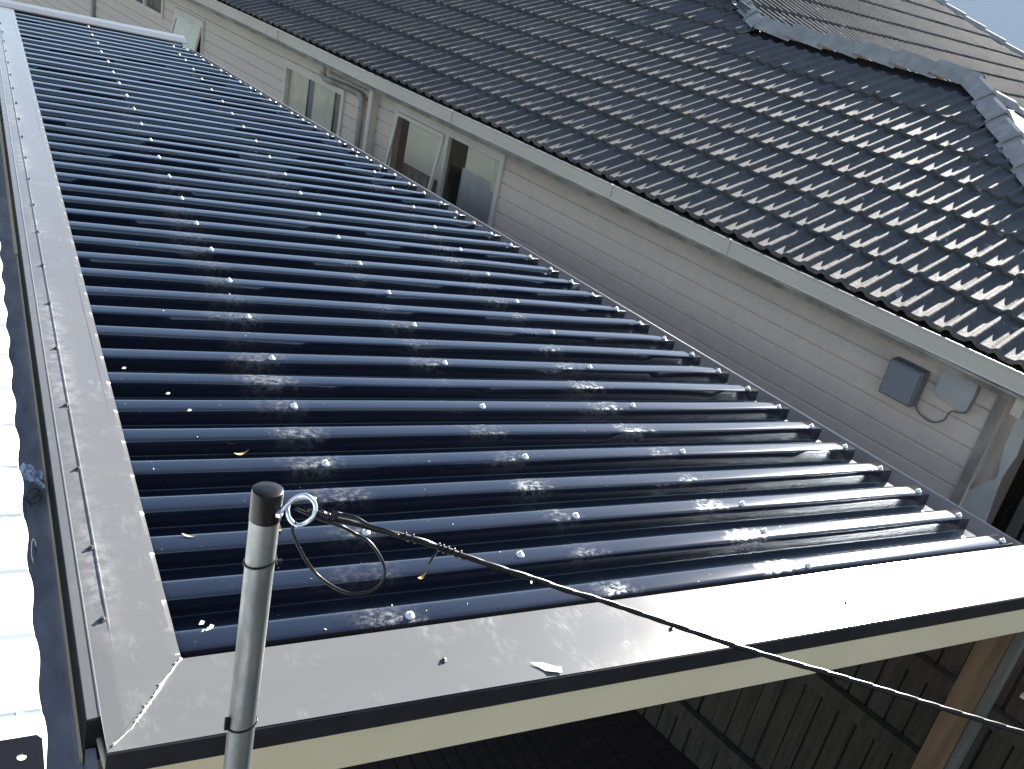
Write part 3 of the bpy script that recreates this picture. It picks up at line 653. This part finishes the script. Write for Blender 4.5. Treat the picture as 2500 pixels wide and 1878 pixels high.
def sash(wo_, h0, h1, z0, z1, out, fr=0.035, glassm=M_glass, fillm=None):
    # awning sash hinged at its top and pushed out at the bottom
    L = z1 - z0; s = math.sin(out); c = math.cos(out)
    fr_ = lambda a, h, z: hw(GW - 0.02 - (z1 - z) * s + a * c, h, z1 - (z1 - z) * c - a * s * 0)
    b = MB()
    b.box(fr_, (-0.018, h0, z1 - fr), (0.012, h1, z1)); b.box(fr_, (-0.018, h0, z0), (0.012, h1, z0 + fr)); b.box(fr_, (-0.017, h0, z0 + fr), (0.011, h0 + fr, z1 - fr)); b.box(fr_, (-0.017, h1 - fr, z0 + fr), (0.011, h1, z1 - fr))
    so_ = b.build('sash', M_trim, wo_)
    b = MB(); b.quad(fr_(-0.004, h1 - fr, z0 + fr), fr_(-0.004, h0 + fr, z0 + fr), fr_(-0.004, h0 + fr, z1 - fr), fr_(-0.004, h1 - fr, z1 - fr)); b.build('pane', glassm, so_)
    if fillm:
        for (a, c_, p, q, mt) in fillm:
            b = MB(); b.quad(fr_(0.004, c_, p), fr_(0.004, a, p), fr_(0.004, a, q), fr_(0.004, c_, q)); b.build('frosted_film', mt, so_)
sash(w3, 7.535, 8.395, 1.10, 2.315, R(7))
w2 = window(W2, dict(mull=[], panes=[(9.55, 10.86)], fill=[(9.80, 10.28, 1.2, 2.2, M_curt, 0.05), (9.66, 9.82, 1.2, 2.2, M_curtd, 0.07), (9.54, 9.68, 1.2, 2.2, M_curtd, 0.07), (10.28, 10.42, 1.2, 2.2, M_curtd, 0.07), (10.42, 10.88, 1.2, 2.2, M_curt, 0.05)]))
w1 = window(W1, dict(mull=[], panes=[], fill=[(13.4, 14.25, 1.6, 2.2, M_room, 0.1)]))
sash(w1, 13.37, 14.28, 1.67, 2.15, R(13), fr=0.05, fillm=[(13.40, 14.25, 1.70, 2.11, M_curt)])
w0 = window(W0, dict(mull=[15.52], panes=[(14.84, 15.48), (15.56, 16.69)], fill=[(14.8, 16.7, 1.98, 2.6, M_room, 0.12)]))

# downpipes
b = MB(); b.tube([hw(GW - .11, 9.86, 2.56), hw(GW - .11, 9.86, 2.33)], 0.036, 12); b.build('downpipe', M_trim, house, True)
b = MB(); b.tube(resample([tuple(hw(*p)) for p in ((GW - .11, 9.86, 2.345), (GW - .09, 9.80, 2.30), (GW - .06, 9.55, 2.305), (GW - .06, 9.2, 2.31), (GW - .06, 9.08, 2.29), (GW - .06, 9.045, 2.2), (GW - .06, 9.04, 1.8), (GW - .06, 9.04, 0.1))], 60), 0.036, 12); b.build('downpipe', M_trimdark, house, True)
b = MB(); b.box(hw, (GW - .10, 8.80, 0), (GW - 0.002, 8.87, 2.50)); b.build('downpipe', M_trim, house)
b = MB(); b.box(hw, (GW - .02, 9.0, 2.36), (GW - 0.002, 9.86, 2.38)); b.build('trim_strip', M_trimdark, house)

# eave: gutter, fascia, soffit
ZT = 2.652
gs = [(5.66, ZT - 0.118), (5.645, ZT - 0.112), (5.652, ZT - 0.100), (5.652, ZT - 0.012), (5.643, ZT - 0.008), (5.643, ZT + 0.002), (5.652, ZT + 0.002), (5.658, ZT - 0.03), (5.66, ZT - 0.085), (5.74, ZT - 0.085), (5.77, ZT - 0.06), (5.775, ZT - 0.118)]
b = MB(); rows = []
hh = 0.9; sag = random.Random(3)
while hh <= 20.01:
    dz = 0.004 * math.sin(hh * 1.3) + 0.003 * math.sin(hh * 0.47 + 1)
    rows.append([hw(gq, hh, z + dz) for gq, z in gs]); hh += 0.25
b.grid(rows); go2 = b.build('gutter', M_gutter, house); go2.data.set_sharp_from_angle(angle=R(20))
b = MB(); b.tube([hw(5.646, h_, ZT + 0.002 + 0.004 * math.sin(h_ * 1.3) + 0.003 * math.sin(h_ * 0.47 + 1)) for h_ in [0.9 + .25 * i for i in range(77)]], 0.0055, 8); b.build('gutter_bead', varied('gutter_bead_paint', (0.66, 0.64, 0.60), (0.5, 0.48, 0.45), 6, 0.4), go2, True)
for h_ in (4.93, 3.72, 7.1, 10.6):
    b = MB(); b.box(hw, (5.638, h_ - 0.012, ZT - 0.11), (5.655, h_ + 0.012, ZT + 0.008)); b.build('gutter_joint', M_gutter, go2)
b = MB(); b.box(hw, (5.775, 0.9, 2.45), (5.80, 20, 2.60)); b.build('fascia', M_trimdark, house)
b = MB(); rows = []
hh = 1.2; pts_ = []
rs = random.Random(8)
while hh < 20:
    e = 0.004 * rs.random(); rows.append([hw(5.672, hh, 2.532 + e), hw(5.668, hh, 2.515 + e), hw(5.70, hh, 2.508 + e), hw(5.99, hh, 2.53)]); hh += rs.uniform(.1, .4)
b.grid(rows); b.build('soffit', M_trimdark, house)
# small sloping bracket near the corner
b = MB(); b.box(hw, (5.70, 1.50, 2.40), (5.96, 1.56, 2.52)); b.build('eave_bracket', M_gutter, house)

# meter box, its cover panel and the loose cable
b = MB(); b.box(hw, (GW - 0.115, 2.165, 2.085), (GW - 0.002, 2.405, 2.335)); mb_ = b.build('meter_box', varied('slate_grey_enamel', (0.19, 0.19, 0.20), (0.15, 0.15, 0.16), 9, 0.6), house)
bv = mb_.modifiers.new('b', 'BEVEL'); bv.width = 0.014; bv.segments = 3
b = MB(); b.box(hw, (GW - 0.122, 2.18, 2.10), (GW - 0.1155, 2.39, 2.32)); b.build('lid', varied('slate_lid', (0.25, 0.25, 0.265), (0.21, 0.21, 0.225), 40, 0.6), mb_)
pts = [(1.86, 2.50), (1.86, 2.27)] + [(1.90 + 0.04 * -math.cos(t), 2.235 - 0.04 * math.sin(t)) for t in (0.3, 0.8, 1.2, 1.57)] + [(2.02, 2.215), (2.09, 2.23), (2.10, 2.50)]
b = MB(); b.prism(lambda p, q, t: hw(t, p, q), pts, GW - 0.035, GW - 0.006); b.build('cover_panel', varied('grey_green_panel', (0.52, 0.50, 0.455), (0.45, 0.435, 0.40), 6, 0.5), house)
CB = [(GW - .03, 2.17, 2.12), (GW - .03, 2.145, 2.068), (GW - .035, 2.073, 2.045), (GW - .04, 2.014, 2.052), (GW - .04, 1.962, 2.10), (GW - .04, 1.946, 2.166), (GW - .04, 1.90, 2.187), (GW - .042, 1.858, 2.212), (GW - .042, 1.845, 2.28), (GW - .04, 1.842, 2.38), (GW - .03, 1.842, 2.50)]
b = MB(); b.tube(resample([tuple(hw(*p)) for p in CB], 80), 0.006, 8); b.build('service_cable', mat('dark_green_cable', (0.17, 0.165, 0.14), 0.6), house, True)

# ---- tiled roofs
th = R(20); CS, SN = math.cos(th), math.sin(th)
TE = hw(5.75, 0, 2.655)
def p1(h, s, n=0.0): return TE + HX * h + (GX * CS + ZX * SN) * s + (ZX * CS - GX * SN) * n
def roll(t):       # height across one 150 mm roll, t in 0..1
    t = t % 1.0
    if t < 0.52: return 0.0035 * math.sin(math.pi * t / 0.52) * -1
    q = (t - 0.52) / 0.48; return 0.025 * math.sin(math.pi * q) ** 1.15
TV = [0, .13, .26, .39, .50, .56, .62, .70, .76, .82, .90, .96]
def tile_plane(fr, inside, courses, h0, h1, RP=0.152, seed=1, lift=0.031, RH=1.0):
    rg = random.Random(seed); b = MB(); n0 = int(h0 / RP); n1 = int(h1 / RP) + 1
    for ci in range(len(courses) - 1):
        s0, s1 = courses[ci], courses[ci + 1] + 0.05
        jit = {}
        for i in range(n0, n1):
            ti = (i + ci) // 2
            if ti not in jit: jit[ti] = (rg.uniform(-.0035, .0035), rg.uniform(-.004, .004), rg.uniform(-.0016, .0016))
            jl, js, jt = jit[ti]
            hc = (i + .5) * RP
            segs = [s0, s0 + 0.02, (s0 + s1) / 2, s1]
            if not inside(hc, (s0 + courses[ci + 1]) / 2): continue
            hs = TV + [1.0]
            rows = []; uvr = []
            first = (i + ci) % 2 == 0
            def hgt(t, s):
                gr = -0.007 if (first and t < 0.02) or (not first and t > 0.98) else 0.0
                return lift * (1 - (s - s0) / (s1 - s0)) + roll(t) * RH + gr + jl * (1 - (s - s0) / (s1 - s0)) + jt * (t - .5)
            rows.append([fr((i + t) * RP, s0 + js, max(hgt(t, s0) - 0.027, 0.0)) for t in hs]); uvr.append([((i + t) * RP, s0) for t in hs])
            rows.append([fr((i + t) * RP, s0 + js - 0.002, hgt(t, s0) - 0.004) for t in hs]); uvr.append([((i + t) * RP, s0) for t in hs])
            for sg in segs:
                rows.append([fr((i + t) * RP, sg + (js if sg < s1 else 0) + (0.003 if sg == s0 else 0), hgt(t, sg)) for t in hs]); uvr.append([((i + t) * RP, sg) for t in hs])
            b.grid(rows, uvr)
    return b
C1 = [0.0, 0.433, 0.877, 1.36, 1.846, 2.342, 2.89, 3.444, 3.99]
hipR = lambda s: 0.69 + s * 0.885
def in1(h, s):
    if h < hipR(s) - 0.05: return False
    if h < 6.5: return s < 3.70
    return s < 3.72 + (h - 6.52) * 0.81
C1b = C1 + [4.5, 5.0, 5.5]
tb = tile_plane(p1, in1, C1b, 0.6, 20.0, seed=4)
rf = tb.build('roof', M_tile, house, smooth=True); rf.data.set_sharp_from_angle(angle=R(48))
b = MB(); b.poly([p1(0.7, 0, -0.02), p1(20, 0, -0.02), p1(20, 5.4, -0.02), p1(8.6, 5.4, -0.02), p1(6.52, 3.72, -0.02), p1(4.02, 3.78, -0.02)]); b.build('underlay', M_dark, rf)
# right-hand end of the wing, falling away from the hip
A_ = p1(4.04, 3.80)
b = MB(); b.poly([p1(0.70, 0, -0.01), A_, A_ + GX * 3.2 - HX * 3.1 - ZX * 1.3]); b.build('end_slope', M_tile, rf)

def cap_run(P0, P1, n, wA, wB, name='ridge_cap', rise=0.062, flip=1, par=None):
    # overlapping angular caps from low end P0 to high end P1; wA, wB: the two down-slope directions
    D = P1 - P0; L = D.length; D = D / L; up = (-(wA + wB)).normalized()
    cl = L / n
    for k in range(n):
        b = MB(); a0 = P0 + D * (cl * k - 0.012); a1 = P0 + D * (cl * (k + 1) + 0.045)
        j = rnd.uniform(-.004, .004)
        def ring(c, o): return [c + wA * 0.135 + up * (o - 0.040), c + wA * 0.10 + up * (o - 0.005), c + wA * 0.025 + up * (o + rise * .75 + j), c + up * (o + rise * .9 + j), c + wB * 0.025 + up * (o + rise * .75), c + wB * 0.10 + up * (o - 0.005), c + wB * 0.135 + up * (o - 0.040)]
        r0 = ring(a0, 0.062); r1 = ring(a1, 0.014)
        low = [p - up * 0.03 for p in r0]
        b.grid([low, r0, r1]); b.build(name, M_cap, par)
dn1 = -(GX * CS + ZX * SN)                              # down-slope of the front plane
dn_back = (GX * CS - ZX * SN)
dn_end = (-HX * CS - ZX * SN).normalized()
cap_run(p1(6.50, 3.72, .035), p1(4.04, 3.82, .035), 6, dn1, dn_back, par=rf)
cap_run(p1(0.69, 0.02, .035), p1(4.02, 3.78, .035), 11, (HX * 0.75 + dn1 * 0.55).normalized(), (dn_end * 0.75 + GX * 0.4).normalized(), par=rf)
cap_run(A_ + GX * 3.0 - HX * 2.9 - ZX * 1.15, A_ + GX * 0.05, 9, (dn_end * .7 - GX * .4).normalized(), (GX * CS - ZX * SN + HX * .4).normalized(), par=rf)
# main block: hip end facing right, above the wing
hA = p1(6.52, 3.70)
HN = HX.normalized(); t2 = R(20)
S2 = HN * math.cos(t2) + ZX * math.sin(t2); N2 = ZX * math.cos(t2) - HN * math.sin(t2)
def p2(t, s, n=0.0): return hA + GX * t + S2 * s + N2 * n
C2 = [-1.65, -1.08, -0.50, 0.05, 0.54, 1.10, 1.70, 2.30, 2.95, 3.5]
def in2(t, s):
    if s < -0.30 and t < 1.2: return False
    return t > max(s * 0.49 + 0.05, s * 0.95 - 0.36) and t < 10.15 - s * 0.413
tb = tile_plane(lambda h, s, n=0: p2(h, s, n), in2, C2, -0.3, 11.2, seed=9, RH=1.8)
rf2 = tb.build('hip_end_roof', M_tile, house, smooth=True); rf2.data.set_sharp_from_angle(angle=R(48))
b = MB(); b.poly([p2(0.0, -0.3, -.03), p2(0.45, 0.85, -.03), p2(3.1, 3.5, -.03), p2(8.7, 3.5, -.03), p2(10.8, -1.7, -.03), p2(1.0, -1.7, -.03)]); b.build('underlay', M_dark, rf2)
cap_run(p1(6.50, 3.72, .035), p1(8.6, 5.40, .035), 8, (dn1 * 0.7 + HX * .45).normalized(), (-S2 * .8 + GX * .4).normalized(), par=rf)
cap_run(p2(10.9, -1.7, .05), p2(8.78, 3.5, .05), 13, (-GX * .7 - S2 * .1).normalized(), (GX * .9 - ZX * .3).normalized(), par=rf2)

# ================================================================== pale blue building behind
KB = 2.3
bl = thing('pale_blue_building', 'pale blue metal-clad building behind the tiled roofs at the top corner', 'building', (46.0, 34.0, 0.0))
az = R(128); nrm = Vector((math.sin(az), math.cos(az), 0)); tan = Vector((math.cos(az), -math.sin(az), 0))
if tan.x < 0: tan = -tan
C0 = Vector((20.07 * KB, 14.88 * KB, 0))
def bw(a, o, z): return C0 + tan * a * KB + nrm * o * KB + ZX * (4.2 + (z - 4.2) * KB if z > 0 else 0)
b = MB()
b.hexa([bw(*q) for q in ((-7, -4, 0), (9, -4, 0), (9, 0, 0), (-7, 0, 0), (-7, -4, 6.6), (9, -4, 6.6), (9, 0, 6.6), (-7, 0, 6.6))]); b.build('wall', M_siding, bl)
b = MB(); b.hexa([bw(*q) for q in ((0.02, 0.002, 4.74), (6, 0.002, 4.55), (6, 0.25, 4.55), (0.02, 0.25, 4.74), (-0.0, 0.002, 5.0), (6, 0.002, 4.99), (6, 0.25, 4.99), (-0.0, 0.25, 5.0))]); b.build('lower_roof_edge', mat('slate_blue_trim', (0.045, 0.055, 0.075), 0.5), bl)
b = MB(); b.box(bw, (-0.28, 0.001, 5.62), (0.10, 0.05, 6.4)); wn = b.build('window', M_trim, bl)
b = MB(); b.box(bw, (-0.23, 0.051, 5.67), (0.05, 0.055, 6.35)); b.build('pane', mat('hazy_pane', (0.35, 0.42, 0.5), 0.3), wn)

# ================================================================== fences, panel, shrub
fn = thing('paling_fence', 'dark grey paling fence with two rails standing below the patio roof eave', 'fence', tuple(hw(4.2, 3, 0)))
rf_ = random.Random(12); b = MB(); h = -0.6
while h < 9.0:
    wd = rf_.uniform(0.09, 0.10); gg = rf_.uniform(0, 0.008); top = 2.02 + rf_.uniform(-.015, .015)
    b.box(hw, (4.2 + gg, h, 0.05), (4.217 + gg, h + wd, top)); h += wd + rf_.uniform(0.004, 0.018)
b.box(hw, (4.226, -0.6, 0.05), (4.232, 9.0, 1.96)); b.build('palings', M_paling, fn)  # thin backing added behind the palings to close the light slits
for zc in (1.59, 1.14, 0.35):
    b = MB(); b.box(hw, (4.15, -0.6, zc - 0.045), (4.197, 9.0, zc + 0.045)); b.build('rail', M_paling, fn)
b = MB(); b.box(hw, (4.105, 0.36, 1.795), (4.13, 0.60, 1.812)); o = b.build('timber_offcut', varied('pale_batten', (0.62, 0.52, 0.36), (0.5, 0.42, 0.3), 9, .7), None, pos=tuple(hw(4.11, .5, 1.8))); tag(o, 'short pale timber stick beside the brown post, catching light', 'timber stick')
f2 = thing('side_fence', 'weathered grey fence of tall boards right of the house corner', 'fence', tuple(hw(6.3, 1.2, 0)))
b = MB(); h = 1.44
for k in range(16):
    wd = rf_.uniform(.05, .085); b.box(hw, (6.28 + rf_.uniform(0, .05), h - wd, 0.3), (6.35, h, rf_.uniform(2.4, 2.8))); h -= wd + rf_.uniform(.015, .05)
b.build('boards', M_greytim, f2)
b = MB(); b.box(hw, (6.4, -0.6, 1.3), (6.45, 1.9, 1.4)); b.build('rail', M_paling, f2)
b = MB(); b.box(hw, (6.9, -3.0, 0.0), (6.95, 2.6, 2.2)); o = b.build('backing', M_paling, f2)
pts = [(1.577, 2.5), (1.60, 2.30), (1.598, 2.12), (1.588, 2.03), (1.558, 1.90), (1.569, 1.868), (1.668, 1.735), (1.78, 1.62), (1.78, 1.30), (1.49, 1.30), (1.508, 1.589), (1.525, 1.775), (1.533, 1.907), (1.512, 2.073), (1.521, 2.195), (1.50, 2.5)]
b = MB(); b.prism(lambda p, q, t: hw(t, p, q), pts, 6.04, 6.055)
o = b.build('white_sheet', varied('chalky_white', (0.58, 0.55, 0.49), (0.48, 0.46, 0.41), 6, .7), None, pos=tuple(hw(6.05, 1.55, 1.4))); tag(o, 'pale ragged-edged sheet of board propped at the house corner', 'board')
b = MB(); rs = random.Random(2); c = Vector((4.0, 11.6, 4.0))
for i in range(900):
    d = Vector((rs.gauss(0, .5), rs.gauss(0, .5), rs.gauss(0, .35))); p = d; a_ = Vector((rs.gauss(0, 1), rs.gauss(0, 1), rs.gauss(0, 1))).normalized() * .05; q_ = a_.cross(Vector((rs.gauss(0, 1), rs.gauss(0, 1), 1))).normalized() * .02
    b.quad(p - a_, p + q_, p + a_, p - q_)
SHRUB = b
SHRUB.v = [Vector(p) + Vector((-3.1, 2.25, -1.75)) for p in SHRUB.v]
sh = thing('shrub', 'dull brownish green shrub beyond the far end of the patio roof', 'shrub', (0.9, 13.85, 0.0))
SHRUB.build('foliage', M_foli, sh)
b = MB(); b.tube([(0.9, 13.85, 0), (0.93, 13.87, 1.2), (0.88, 13.8, 2.3)], [0.05, 0.035, 0.01], 6); b.build('stem', M_timber, sh)
